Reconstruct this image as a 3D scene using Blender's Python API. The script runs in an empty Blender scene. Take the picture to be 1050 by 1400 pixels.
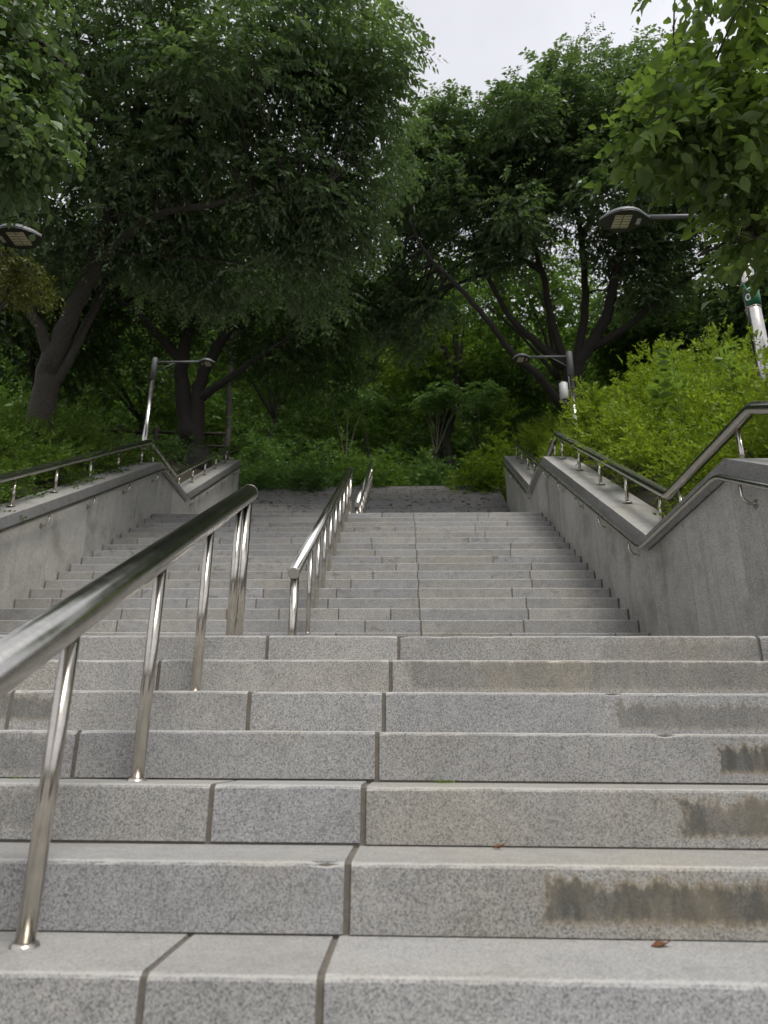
import bpy, math, random
import numpy as np
from mathutils import Vector, Matrix

# ------------------------------------------------------------------ camera, world, sun, exposure
scene = bpy.context.scene
COL = scene.collection
random.seed(7)
rng = np.random.default_rng(7)

CAM = np.array([0.0, 0.0, 0.423])
CR = np.array([0.99949166, 0.03135698, 0.00575802])
CU = np.array([0.00484995, -0.32805397, 0.94464653])
CW = np.array([-0.03151021, 0.94413841, 0.32803928])
FPX = 950.27

cam_data = bpy.data.cameras.new("camera")
cam = bpy.data.objects.new("camera", cam_data)
COL.objects.link(cam)
cam.matrix_world = Matrix(((CR[0], CU[0], -CW[0], CAM[0]), (CR[1], CU[1], -CW[1], CAM[1]),
                           (CR[2], CU[2], -CW[2], CAM[2]), (0, 0, 0, 1)))
cam_data.sensor_fit = 'HORIZONTAL'
cam_data.sensor_width = 36.0
cam_data.lens = 36.0 * FPX / 1050.0
cam_data.clip_start = 0.05
cam_data.clip_end = 2000
cam_data.dof.use_dof = True
cam_data.dof.focus_distance = 4.2
cam_data.dof.aperture_fstop = (cam_data.lens / 1000.0) / 0.0085
scene.camera = cam

world = bpy.data.worlds.new("World")
scene.world = world
world.use_nodes = True
wn, wl = world.node_tree.nodes, world.node_tree.links
bg = wn["Background"]
SUN_EL, SUN_AZ = math.radians(58), math.radians(150)
sky = wn.new("ShaderNodeTexSky")
sky.sky_type = 'NISHITA'
sky.sun_disc = False
sky.sun_elevation = SUN_EL
sky.sun_rotation = SUN_AZ
sky.dust_density = 4.0
hs = wn.new("ShaderNodeHueSaturation"); hs.inputs["Saturation"].default_value = 0.12
wl.new(sky.outputs[0], hs.inputs["Color"])
tc = wn.new("ShaderNodeTexCoord")
cl = wn.new("ShaderNodeTexNoise"); cl.inputs["Scale"].default_value = 2.2; cl.inputs["Detail"].default_value = 6
wl.new(tc.outputs["Generated"], cl.inputs["Vector"])
cr_ = wn.new("ShaderNodeMapRange")
cr_.inputs["From Min"].default_value = 0.3; cr_.inputs["From Max"].default_value = 0.7
cr_.inputs["To Min"].default_value = 0.8; cr_.inputs["To Max"].default_value = 1.14
wl.new(cl.outputs["Fac"], cr_.inputs["Value"])
mx = wn.new("ShaderNodeMix"); mx.data_type = 'RGBA'; mx.inputs[0].default_value = 0.85   # overcast veil over the blue
mx.inputs[7].default_value = (4.55, 4.6, 4.95, 1)
wl.new(hs.outputs[0], mx.inputs[6])
vm = wn.new("ShaderNodeVectorMath"); vm.operation = 'SCALE'
wl.new(mx.outputs[2], vm.inputs[0]); wl.new(cr_.outputs[0], vm.inputs["Scale"])
wl.new(vm.outputs[0], bg.inputs["Color"])
bg.inputs["Strength"].default_value = 0.1

sun_d = bpy.data.lights.new("sun", 'SUN'); sun_d.energy = 1.5; sun_d.angle = math.radians(30)
sun_d.color = (1.0, 0.96, 0.9)
sun = bpy.data.objects.new("sun", sun_d); COL.objects.link(sun)
_d = Vector((math.sin(SUN_AZ) * math.cos(SUN_EL), math.cos(SUN_AZ) * math.cos(SUN_EL), math.sin(SUN_EL)))
sun.rotation_euler = _d.to_track_quat('Z', 'Y').to_euler()
sun.location = (0, -10, 30)

vs = scene.view_settings
vs.view_transform = 'Standard'; vs.look = 'None'; vs.gamma = 1.0; vs.exposure = 1.0
vs.use_curve_mapping = False
scene.cycles.use_denoising = True
scene.cycles.use_adaptive_sampling = True
scene.cycles.adaptive_threshold = 0.025
scene.cycles.max_bounces = 5
scene.cycles.diffuse_bounces = 4
scene.cycles.caustics_reflective = False
scene.cycles.caustics_refractive = False
scene.cycles.transparent_max_bounces = 4


def at(x, y, D):
    """photograph pixel (1050 x 1400) at depth D along the view axis -> world point"""
    return CAM + (CW + CR * (x - 525) / FPX + CU * (700 - y) / FPX) * D


def px(P):
    d = np.asarray(P, float) - CAM
    D = d @ CW
    return 525 + FPX * (d @ CR) / D, 700 - FPX * (d @ CU) / D


# ------------------------------------------------------------------ helpers
class MB:
    def __init__(self):
        self.v, self.f, self.s = [], [], []

    def add(self, vs_, fs, smooth=False):
        o = len(self.v)
        self.v += [tuple(map(float, a)) for a in vs_]
        self.f += [tuple(i + o for i in f) for f in fs]
        self.s += [smooth] * len(fs)
        return self

    def box(self, a, b):
        x0, y0, z0 = a; x1, y1, z1 = b
        return self.add([(x0, y0, z0), (x1, y0, z0), (x1, y1, z0), (x0, y1, z0), (x0, y0, z1), (x1, y0, z1), (x1, y1, z1), (x0, y1, z1)],
                        [(0, 3, 2, 1), (4, 5, 6, 7), (0, 1, 5, 4), (1, 2, 6, 5), (2, 3, 7, 6), (3, 0, 4, 7)])

    def extrude_x(self, prof, x0, x1):
        """closed (y, z) polygon, seen from +x counter-clockwise, swept from x0 to x1"""
        n = len(prof)
        v = [(x0, y, z) for y, z in prof] + [(x1, y, z) for y, z in prof]
        f = [(i, (i + 1) % n, (i + 1) % n + n, i + n)[::-1] for i in range(n)]
        f += [tuple(range(n))[::-1], tuple(range(n, 2 * n))]
        return self.add(v, f)

    def tube(self, pts, rad, sides=10, caps=True, smooth=True):
        pts = [np.array(p, float) for p in pts]
        n = len(pts)
        if not hasattr(rad, '__len__'):
            rad = [rad] * n
        tang = []
        for i in range(n):
            t = pts[min(i + 1, n - 1)] - pts[max(i - 1, 0)]
            tang.append(t / (np.linalg.norm(t) + 1e-9))
        ref = np.array([0, 0, 1.0]) if abs(tang[0][2]) < .9 else np.array([1.0, 0, 0])
        u = np.cross(tang[0], ref); u /= np.linalg.norm(u)
        v = []
        for i in range(n):
            u = u - tang[i] * (u @ tang[i]); u /= np.linalg.norm(u) + 1e-9
            w = np.cross(tang[i], u)
            sc = 1.0
            if 0 < i < n - 1:      # mitre
                a = pts[i] - pts[i - 1]; b = pts[i + 1] - pts[i]
                c = (a @ b) / (np.linalg.norm(a) * np.linalg.norm(b) + 1e-9)
                sc = 1 / max(.6, math.sqrt(max(0.0, (1 + c) / 2)))
            for k in range(sides):
                q = 2 * math.pi * k / sides
                v.append(pts[i] + rad[i] * (math.cos(q) * u + math.sin(q) * w) * (1 if sc == 1 else sc ** .5))
        f = []
        for i in range(n - 1):
            for k in range(sides):
                a, b = i * sides + k, i * sides + (k + 1) % sides
                f.append((a, b, b + sides, a + sides))
        self.add(v, f, smooth)
        if caps:
            o = len(self.v) - n * sides
            self.f.append(tuple(o + k for k in range(sides))[::-1]); self.s.append(False)
            self.f.append(tuple(o + (n - 1) * sides + k for k in range(sides))); self.s.append(False)
        return self

    def lathe(self, prof, c, sides=16):
        """(r, z) profile turned about the vertical axis through c"""
        n = len(prof); v = []
        for r, z in prof:
            for k in range(sides):
                q = 2 * math.pi * k / sides
                v.append((c[0] + r * math.cos(q), c[1] + r * math.sin(q), c[2] + z))
        f = [(i * sides + k, i * sides + (k + 1) % sides, (i + 1) * sides + (k + 1) % sides, (i + 1) * sides + k)
             for i in range(n - 1) for k in range(sides)]
        f.append(tuple((n - 1) * sides + k for k in range(sides)))
        f.append(tuple(range(sides))[::-1])
        return self.add(v, f, True)

    def build(self, name, mat, parent=None):
        me = bpy.data.meshes.new(name)
        me.from_pydata(self.v, [], self.f)
        me.polygons.foreach_set('use_smooth', self.s)
        me.materials.append(mat)
        me.update()
        return link(name, me, parent)


def link(name, me, parent=None):
    o = bpy.data.objects.new(name, me)
    COL.objects.link(o)
    if parent is not None:
        o.parent = parent
        o.matrix_parent_inverse = Matrix.Translation(-parent.location)
    return o


def tag(o, label=None, cat=None, group=None, kind=None):
    for k, v in (('label', label), ('category', cat), ('group', group), ('kind', kind)):
        if v:
            o[k] = v
    return o


def thing(name, loc, label, cat, group=None):
    o = bpy.data.objects.new(name, None)
    COL.objects.link(o)
    o.location = loc
    o.empty_display_size = .2
    return tag(o, label, cat, group)


# ------------------------------------------------------------------ materials
def mat(name):
    m = bpy.data.materials.new(name); m.use_nodes = True
    nt = m.node_tree
    return m, nt.nodes, nt.links, nt.nodes["Principled BSDF"]


class G:
    """small node-graph helper"""
    def __init__(s, nodes, links):
        s.n, s.l = nodes, links

    def put(s, sock, v):
        if hasattr(v, 'is_output') or isinstance(v, bpy.types.NodeSocket):
            s.l.new(v, sock)
        else:
            sock.default_value = v

    def m(s, op, a, b=0.0, c=None, clamp=False):
        n = s.n.new("ShaderNodeMath"); n.operation = op; n.use_clamp = clamp
        s.put(n.inputs[0], a); s.put(n.inputs[1], b)
        if c is not None:
            s.put(n.inputs[2], c)
        return n.outputs[0]

    def vm(s, op, a, b):
        n = s.n.new("ShaderNodeVectorMath"); n.operation = op
        s.put(n.inputs[0], a); s.put(n.inputs[1], b)
        return n.outputs[0]

    def noise(s, vec, scale, detail=3, rough=.5):
        n = s.n.new("ShaderNodeTexNoise")
        s.put(n.inputs["Vector"], vec); n.inputs["Scale"].default_value = scale
        n.inputs["Detail"].default_value = detail; n.inputs["Roughness"].default_value = rough
        return n.outputs["Fac"]

    def ramp(s, fac, stops, interp='LINEAR'):
        n = s.n.new("ShaderNodeValToRGB"); n.color_ramp.interpolation = interp
        e = n.color_ramp.elements
        while len(e) < len(stops):
            e.new(.5)
        for i, (p, c) in enumerate(stops):
            e[i].position = p; e[i].color = (*c, 1) if len(c) == 3 else c
        s.put(n.inputs[0], fac)
        return n.outputs[0]

    def mix(s, fac, a, b, mode='MIX'):
        n = s.n.new("ShaderNodeMix"); n.data_type = 'RGBA'; n.blend_type = mode
        s.put(n.inputs[0], fac); s.put(n.inputs[6], a); s.put(n.inputs[7], b)
        return n.outputs[2]

    def step(s, x, a, b):
        n = s.n.new("ShaderNodeMapRange"); n.interpolation_type = 'SMOOTHSTEP'
        s.put(n.inputs["Value"], x); s.put(n.inputs["From Min"], a); s.put(n.inputs["From Max"], b)
        return n.outputs[0]

    def attr(s, name):
        n = s.n.new("ShaderNodeAttribute"); n.attribute_type = 'OBJECT'; n.attribute_name = name
        return n.outputs["Fac"]

    def bump(s, h, strength, dist, bsdf):
        n = s.n.new("ShaderNodeBump"); n.inputs["Strength"].default_value = strength; n.inputs["Distance"].default_value = dist
        s.put(n.inputs["Height"], h); s.l.new(n.outputs[0], bsdf.inputs["Normal"])


def granite(name, base=.33, wall=False):
    m, n, l, b = mat(name); g = G(n, l)
    geo = n.new("ShaderNodeNewGeometry"); oi = n.new("ShaderNodeObjectInfo")
    off = n.new("ShaderNodeCombineXYZ")
    for i, k in enumerate((37.0, 91.0, 53.0)):
        l.new(g.m('MULTIPLY', oi.outputs["Random"], k), off.inputs[i])
    pos = g.vm('ADD', geo.outputs["Position"], off.outputs[0])
    vo = n.new("ShaderNodeTexVoronoi"); vo.inputs["Scale"].default_value = 270
    l.new(pos, vo.inputs["Vector"])
    bw = n.new("ShaderNodeRGBToBW"); l.new(vo.outputs["Color"], bw.inputs[0])
    grain = g.ramp(bw.outputs[0], [(.18, (.34, .35, .36)), (.36, (.82, .83, .85)), (.55, (1.05, 1.05, 1.05)), (.8, (1.45, 1.43, 1.39))])
    fine = g.noise(pos, 520, 2)
    grain = g.mix(g.m('MULTIPLY', fine, .5), grain, (1, 1, 1, 1))
    big = g.noise(pos, 2.3, 4)
    mid = g.noise(pos, 13, 4)
    lum = g.m('ADD', .62, g.m('ADD', g.m('MULTIPLY', big, .38), g.m('MULTIPLY', mid, .38)))
    lum = g.m('MULTIPLY', lum, g.m('ADD', .88, g.m('MULTIPLY', oi.outputs["Random"], .24)))
    r2 = g.m('FRACT', g.m('MULTIPLY', oi.outputs["Random"], 17.3))
    tint = g.mix(r2 if not wall else 1.0, (1.0 * base, 1.0 * base, .995 * base, 1), (1.03 * base, 1.0 * base, .93 * base, 1))
    col = g.mix(1.0, tint, grain, 'MULTIPLY')
    lc = n.new("ShaderNodeCombineXYZ")
    for i in range(3):
        l.new(lum, lc.inputs[i])
    col = g.mix(1.0, col, lc.outputs[0], 'MULTIPLY')
    sep = n.new("ShaderNodeSeparateXYZ"); l.new(geo.outputs["Position"], sep.inputs[0])
    if not wall:
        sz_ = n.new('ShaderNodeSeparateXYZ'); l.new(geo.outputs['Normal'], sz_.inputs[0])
        worn_lit = g.m('MULTIPLY', g.step(sz_.outputs['Z'], .35, .9), g.m('ADD', .35, g.m('MULTIPLY', mid, .7)))
        col = g.mix(g.m('MULTIPLY', worn_lit, .55), col, (1.32 * base, 1.29 * base, 1.2 * base, 1))   # tops paled: foot wear plus brighter daylight painted in
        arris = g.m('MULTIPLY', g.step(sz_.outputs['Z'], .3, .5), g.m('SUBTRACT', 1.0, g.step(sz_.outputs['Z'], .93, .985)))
        col = g.mix(g.m('MULTIPLY', arris, .42), col, (1.55 * base, 1.52 * base, 1.42 * base, 1))   # nose edge paled: wear plus a painted-in highlight
        # water stains on the risers: extent set per stone
        sn = n.new("ShaderNodeSeparateXYZ"); l.new(geo.outputs["Normal"], sn.inputs[0])
        front = g.step(g.m('MULTIPLY', sn.outputs["Y"], -1.0), .5, .8)
        mp = n.new("ShaderNodeMapping"); mp.inputs["Scale"].default_value = (1, 1, .35)
        l.new(geo.outputs["Position"], mp.inputs["Vector"])
        n1 = g.noise(mp.outputs[0], 9, 6, .62)
        n2 = g.noise(mp.outputs[0], 26, 5, .6)
        mp2 = n.new("ShaderNodeMapping"); mp2.inputs["Scale"].default_value = (1, 1, .8)
        l.new(geo.outputs["Position"], mp2.inputs["Vector"])
        n3 = g.noise(mp2.outputs[0], 70, 4, .65)
        d = g.m('MULTIPLY', g.m('SUBTRACT', sep.outputs["X"], g.attr("stain_x")), g.attr("stain_dir"))
        e1 = g.m('ADD', d, g.m('ADD', g.m('MULTIPLY', g.m('SUBTRACT', n1, .5), .5), g.m('MULTIPLY', g.m('SUBTRACT', n3, .5), .16)))
        dz = g.m('SUBTRACT', g.attr("stain_top"), sep.outputs["Z"])
        e2 = g.m('ADD', dz, g.m('ADD', g.m('MULTIPLY', g.m('SUBTRACT', n2, .5), .11), g.m('MULTIPLY', g.m('SUBTRACT', n3, .5), .06)))
        db = g.m('SUBTRACT', sep.outputs["Z"], g.attr("stain_bottom"))
        e3 = g.m('ADD', db, g.m('MULTIPLY', g.m('SUBTRACT', n3, .5), .05))
        mn = g.m('MINIMUM', g.m('MULTIPLY', e1, .5), g.m('MINIMUM', e2, e3))
        mk = g.m('MULTIPLY', g.step(mn, -.004, .014), front)
        mk = g.m('MULTIPLY', g.m('MULTIPLY', mk, g.attr("stain")), g.m('ADD', .78, g.m('MULTIPLY', g.step(n2, .35, .6), .22)))
        core = g.step(mn, .002, .024)
        blot = g.step(n1, .34, .6)
        scol = g.mix(g.m('MULTIPLY', core, g.m('ADD', .6, g.m('MULTIPLY', blot, .4))), (.22, .185, .13, 1), (.056, .055, .047, 1))
        col = g.mix(g.m('MULTIPLY', mk, .88), col, scol)
        # older grime: dark patches near joints and on the upper flights
        gr = g.noise(g.vm('MULTIPLY', pos, (1, 1, 2.2)), 6.5, 6, .68)
        gm = g.m('MULTIPLY', g.step(gr, .53, .66), g.attr("grime"))
        col = g.mix(gm, col, (.06, .057, .05, 1))
        wm = g.m('MULTIPLY', g.step(g.noise(pos, 1.4, 3), .52, .75), .35)
        col = g.mix(wm, col, g.mix(1.0, col, (1.12, 1.02, .82, 1), 'MULTIPLY'))
    else:
        mp = n.new("ShaderNodeMapping"); mp.inputs["Scale"].default_value = (1, 1, .07)
        l.new(geo.outputs["Position"], mp.inputs["Vector"])
        st = g.noise(mp.outputs[0], 9, 5, .6)
        col = g.mix(g.m('MULTIPLY', g.step(st, .56, .68), .33), col, (.5, .5, .47, 1))
        st2 = g.noise(g.vm('ADD', mp.outputs[0], (3.3, 7.1, 2.0)), 5, 5, .65)
        col = g.mix(g.m('MULTIPLY', g.step(st2, .52, .7), .28), col, (.10, .097, .08, 1))
        mo = g.noise(pos, 1.6, 6, .62)
        col = g.mix(g.m('MULTIPLY', g.step(mo, .5, .72), .45), col, (.105, .105, .07, 1))
    l.new(col, b.inputs["Base Color"])
    b.inputs["Roughness"].default_value = .78
    b.inputs["Specular IOR Level"].default_value = .3
    g.bump(g.m('ADD', bw.outputs[0], g.m('MULTIPLY', mid, 1.5)), .25, .004, b)
    return m


def plain(name, color, rough=.6, metal=0.0, nscale=None, namp=.3):
    m, n, l, b = mat(name); g = G(n, l)
    b.inputs["Roughness"].default_value = rough; b.inputs["Metallic"].default_value = metal
    if nscale:
        geo = n.new("ShaderNodeNewGeometry")
        f = g.noise(geo.outputs["Position"], nscale, 5, .6)
        c = g.mix(f, tuple(x * (1 - namp) for x in color) + (1,), tuple(x * (1 + namp) for x in color) + (1,))
        l.new(c, b.inputs["Base Color"])
        g.bump(f, .3, .01, b)
    else:
        b.inputs["Base Color"].default_value = (*color, 1)
    return m


def steel(name, color=(.62, .6, .56), rough=.17):
    m, n, l, b = mat(name); g = G(n, l)
    geo = n.new("ShaderNodeNewGeometry")
    f = g.noise(geo.outputs["Position"], 22, 5, .65)
    f2 = g.noise(geo.outputs["Position"], 160, 3, .6)
    c = g.mix(g.step(f, .35, .75), (*[x * .82 for x in color], 1), (*color, 1))
    l.new(c, b.inputs["Base Color"])
    b.inputs["Metallic"].default_value = 1.0
    l.new(g.m('ADD', rough - .05, g.m('ADD', g.m('MULTIPLY', f, .12), g.m('MULTIPLY', f2, .08))), b.inputs["Roughness"])
    b.inputs["Anisotropic"].default_value = .4
    return m


def leafmat(name, c0, c1, trans=.35, rough=.45, spec=.35):
    m, n, l, b = mat(name); g = G(n, l)
    a = n.new("ShaderNodeAttribute"); a.attribute_name = "v"
    c = g.ramp(a.outputs["Fac"], [(0, c0), (.75, tuple(.5 * (x + y) for x, y in zip(c0, c1))), (1, c1)])
    l.new(c, b.inputs["Base Color"])
    b.inputs["Roughness"].default_value = rough
    b.inputs["Specular IOR Level"].default_value = spec
    t = n.new("ShaderNodeBsdfTranslucent")
    l.new(g.mix(1.0, c, (1.15, 1.25, .55, 1), 'MULTIPLY'), t.inputs["Color"])
    mixs = n.new("ShaderNodeMixShader"); mixs.inputs[0].default_value = trans
    l.new(b.outputs[0], mixs.inputs[1]); l.new(t.outputs[0], mixs.inputs[2])
    l.new(mixs.outputs[0], n["Material Output"].inputs["Surface"])
    return m


M = {}
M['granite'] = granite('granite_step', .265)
M['wall'] = granite('granite_wall', .43, wall=True)
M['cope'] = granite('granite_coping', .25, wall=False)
M['mortar'] = plain('mortar', (.13, .115, .095), .95, 0, 40, .5)
M['core'] = plain('concrete_core', (.1, .095, .085), .95, 0, 20, .3)
M['steel'] = steel('stainless_steel')
M['steel_post'] = steel('stainless_post', (.6, .56, .5), .16)
M['grey_metal'] = plain('grey_painted_metal', (.12, .125, .13), .45, .0)
M['dark_metal'] = plain('dark_painted_metal', (.028, .03, .032), .4, .0)
M['pale_metal'] = plain('pale_painted_metal', (.5, .5, .5), .4, 0)
M['led'] = plain('led_lens', (.62, .56, .42), .3)
M['green_sign'] = plain('green_sign', (.01, .13, .075), .4)
M['white_print'] = plain('white_print', (.7, .72, .7), .5)
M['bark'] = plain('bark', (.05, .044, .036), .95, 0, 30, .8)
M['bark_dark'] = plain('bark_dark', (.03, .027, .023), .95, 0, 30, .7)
M['pale_bark'] = plain('pale_bark', (.17, .15, .12), .9, 0, 30, .4)
M['soil'] = plain('soil_litter', (.045, .04, .025), .95, 0, 7, .6)
M['paving'] = plain('plaza_paving', (.28, .28, .27), .85, 0, 30, .15)
M['wood'] = plain('old_wood', (.035, .028, .022), .85, 0, 15, .4)
M['dry_leaf'] = plain('dry_leaf', (.16, .06, .025), .7, 0, 60, .4)
M['moss'] = plain('moss', (.09, .14, .02), .9, 0, 80, .4)
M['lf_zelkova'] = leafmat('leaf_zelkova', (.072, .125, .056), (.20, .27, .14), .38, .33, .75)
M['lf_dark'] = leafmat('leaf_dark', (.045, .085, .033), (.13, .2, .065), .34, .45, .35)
M['lf_bright'] = leafmat('leaf_bright', (.09, .145, .042), (.22, .30, .085), .45, .38, .5)
M['lf_round'] = leafmat('leaf_round', (.08, .13, .055), (.17, .24, .1), .38, .42, .45)
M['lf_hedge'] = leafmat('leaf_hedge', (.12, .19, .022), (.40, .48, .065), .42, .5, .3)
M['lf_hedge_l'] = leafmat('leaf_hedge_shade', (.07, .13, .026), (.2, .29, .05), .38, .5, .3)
M['lf_under'] = leafmat('leaf_understory', (.08, .15, .055), (.2, .32, .11), .35, .5, .35)
M['lf_lime'] = leafmat('leaf_lime', (.10, .17, .025), (.25, .34, .05), .42, .5, .3)
M['lf_far'] = leafmat('leaf_far', (.07, .13, .04), (.19, .29, .075), .44, .5, .3)
M['lf_olive'] = leafmat('leaf_olive', (.085, .095, .02), (.17, .17, .04), .35, .5, .3)

# ------------------------------------------------------------------ stair geometry
R1, T1_, Y0 = .165, .3201, 1.6116
Z1 = .99                              # lower landing
F2Y, R2, T2_ = 6.008, .17, .27575     # first nose of the middle flight
N2 = 19
Z2 = Z1 + N2 * R2                     # upper landing 4.22
F3Y, N3, T3_ = 13.2, 19, .262
Z3 = 7.40
R3 = (Z3 - Z2) / N3
F3TOP = F3Y + (N3 - 1) * T3_
XL, XR = -4.304, 2.275


def flare(y):                          # right wall opens slightly beside the top flight
    return max(0.0, (y - 11.0) / 5.2) * .22


CAP_R = [(.5, .28), (4.62, 2.418), (6.34, 2.383), (10.6, 5.06), (12.05, 5.09), (16.2, 7.53)]
CAP_L = [(.5, .26), (4.70, 2.45), (6.30, 2.44), (11.135, 5.239), (12.603, 5.201), (16.49, 7.6)]


def interp(k, y):
    return float(np.interp(y, [a for a, _ in k], [b for _, b in k]))


def stair_z(y):
    if y < F2Y - .15:
        return min(Z1, (y - Y0) / T1_ * R1)
    if y < F3Y - .15:
        return min(Z2, Z1 + ((y - F2Y) / T2_ + 1) * R2)
    return min(Z3, Z2 + ((y - F3Y) / T3_ + 1) * R3)


# ------------------------------------------------------------------ ground
def ground_z(x, y, u):
    if u < XL - .3 or u > XR + .3:
        k = CAP_R if u > 0 else CAP_L
        dx = (u - XR - .45) if u > 0 else (XL - .45 - u)
        if y < .5:
            base = .28 - (.5 - y) * .55
            base = max(base, -1.16)
        else:
            base = interp(k, min(y, 16.3))
        base -= .07
        rise = (.42 if u > 0 else .3) * min(dx, 3.2) + .10 * max(0, min(dx, 25) - 3.2)
        z = base + rise * (1 if y > .5 else max(0, (y + 6) / 6.5))
        if y > 17:
            w = min(1, (y - 17) / 5)
            z = z * (1 - w) + w * (7.38 + .14 * (min(y, 23) - 17) + .82 * max(0, min(y, 48) - 23) + min(rise, 1.6) * .7)
        return z + .05 * math.sin(x * 2.1 + y * 1.3) * min(1, max(0, dx))
    if y < -.65:
        return -1.16
    if y >= F3TOP + .3:
        return 7.36 + .14 * (min(y, 23) - F3TOP - .3) + .82 * max(0, min(y, 48) - 23)
    return stair_z(y) - .42


us = [-220, -120, -70, -40, -28, -20, -15, -12, -10, -8.5, -7.3, -6.4, -5.7, -5.2, XL - .45, XL - .15, -3, -1, 1, XR + .15, XR + .45, 3.2, 3.8, 4.6, 5.4, 6.4, 7.5, 9, 11, 14, 18, 24, 34, 50, 80, 130, 220]
ys = [-200, -100, -50, -20, -8, -3, -.7, -.6, 0, .5, 1.2, 2, 3, 3.6, 4.6, 5.4, 5.95, 6.4, 7.2, 8, 9, 10, 10.8, 11.5, 12.1, 12.6, 13.1, 13.6, 14.4, 15.2, 16, 16.8, 17.6, F3TOP + .25, F3TOP + .35, 19.5, 21, 23, 26, 30, 36, 44, 56, 75, 110, 160, 240]
gv = []
for y in ys:
    for u in us:
        x = u + (flare(min(y, 17)) if u > 0 else 0)
        gv.append((x, y, ground_z(x, y, u)))
nu = len(us)
gf = [(j * nu + i, j * nu + i + 1, (j + 1) * nu + i + 1, (j + 1) * nu + i) for j in range(len(ys) - 1) for i in range(nu - 1)]
tag(MB().add(gv, gf, True).build('ground', M['soil']), kind='structure')
mb = MB(); mb.box((XL - 3, -14, -1.3), (XR + 3, -.3, -1.15))
tag(mb.build('pavement', M['paving']), kind='structure')

# ------------------------------------------------------------------ stairs
def block(parent, x0, x1, y, zt, r, depth, props=None, jit=.0025, rough=False):
    y += random.uniform(-jit, jit) * 1.3; zt += random.uniform(-jit, jit)
    c = .010
    prof = [(y, zt - r + .006), (y, zt - c * 1.1), (y + c * .25, zt - c * .45), (y + c * .9, zt - c * .08), (y + c * 1.6, zt), (y + depth, zt), (y + depth, zt - r + .006)]
    xa, xb = x0 + random.uniform(0.001, .004), x1 - random.uniform(0.001, .004)
    if rough:
        m_ = MB(); n = len(prof); k = max(2, int((xb - xa) / .045)); v = []
        for i in range(k + 1):
            x = xa + (xb - xa) * i / k
            w = random.gauss(0, .0009); chip = random.uniform(.003, .008) if random.random() < .012 else max(0, random.gauss(0, .0007))
            if i in (0, k):
                chip += random.uniform(.001, .005)
            for q, (yy, zz) in enumerate(prof):
                if q in (1, 2, 3, 4):
                    yy += w * .6 + (chip * .9 if q in (2, 3) else 0); zz += w * .4 - (chip * .8 if q in (2, 3) else chip * .5 if q == 1 else 0)
                v.append((x, yy, zz))
        f = [(i * n + a, i * n + (a + 1) % n, (i + 1) * n + (a + 1) % n, (i + 1) * n + a) for i in range(k) for a in range(n)]
        f += [tuple(range(n)), tuple(range(k * n, k * n + n))[::-1]]
        m_.add(v, f)
    else:
        m_ = MB().extrude_x(prof[::-1], xa, xb)
    # a little out of line, like hand-set stone
    s = random.uniform(-.0025, .0025); t = random.uniform(-.002, .002)
    xm = (x0 + x1) / 2
    m_.v = [(a, b + (a - xm) * s, cz + (a - xm) * t) for a, b, cz in m_.v]
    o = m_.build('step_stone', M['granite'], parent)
    for k, v in (props or {}).items():
        o[k] = float(v)
    return o


def flight(name, label, steps, joints, grime, stains=None, top_depth=None):
    """steps: list of (nose y, tread z, riser); joints: function step index -> inner joint x list"""
    root = thing(name, (-1.0, steps[0][0], steps[0][1] - steps[0][2]), label, 'stairs')
    pts = []
    n = len(steps)
    # recessed mortar body: stepped profile 9 mm behind the stone faces
    for y, z, r in steps:
        pts += [(y + .008, z - r - .006), (y + .008, z - .006)]
    yb = steps[-1][0] + (top_depth or .3)
    pts += [(yb, steps[-1][1] - .006), (yb, steps[0][1] - steps[0][2] - .5), (steps[0][0] + .008, steps[0][1] - steps[0][2] - .5)]
    xr = XR + flare(steps[0][0] - .2)
    MB().extrude_x(pts[::-1], XL + .012, xr - .006).build('mortar_bed', M['mortar'], root)
    for i, (y, z, r) in enumerate(steps):
        nxt = steps[i + 1][0] if i + 1 < n else y + (top_depth or .4)
        xs = [XL + .016] + sorted(joints(i)) + [XR + flare(y) - .014]
        for a, b in zip(xs[:-1], xs[1:]):
            pr = {'grime': grime * random.choice((.3, .6, 1, 1.4)), 'stain': 0.0}
            if stains:
                for (k, sx, sd, zt, zb, amt) in stains:
                    if k == i and ((sd > 0 and b > sx + .05) or (sd < 0 and a < sx - .05)):
                        pr.update(stain=amt, stain_x=sx, stain_dir=sd, stain_top=zt, stain_bottom=zb)
            g_ = .005 if not stains else .006
            block(root, a + g_, b - g_, y, z, r, nxt - y + .03, pr, rough=bool(stains) and i >= 5)
    return root


s1 = [(Y0 + k * T1_, k * R1, R1) for k in range(-6, 7)]
J1 = {0: [-2.6, -1.6, -.532, -.175, 1.45], 1: [-3.2, -1.45, -.149, 1.9], 2: [-2.3, -1.5, -.593, -.131, 1.6], 3: [-3.0, -2.1, -1.175, -.106, 1.5],
      4: [-2.5, -1.62, -.638, -.092, 1.7], 5: [-3.1, -2.2, -1.134, -.073, 1.9], 6: [-2.6, -1.7, -.707, -.04, 1.75]}
ST1 = [(1, .30, 1, .132, .028, 1.0), (2, .80, 1, .305, .19, .95), (3, 1.08, 1, .462, .358, 1.05), (4, .78, 1, .622, .512, .62), (5, -.0, 1, .83, .69, .5),
       (6, .95, 1, .965, .86, .28), (4, -1.42, -1, .645, .535, .7), (3, -1.22, -1, .485, .345, .42), (2, -1.08, -1, .318, .2, .35), (0, 1.0, 1, -.06, -.14, .3)]
ST1 = [(k + 6, a, b, c, d, e) for k, a, b, c, d, e in ST1]


def j1(i):
    k = i - 6
    if k in J1:
        return J1[k]
    return [-3.2 + random.uniform(-.3, .3), -1.6 + random.uniform(-.4, .4), -.15, 1.3 + random.uniform(-.3, .3)]


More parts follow.
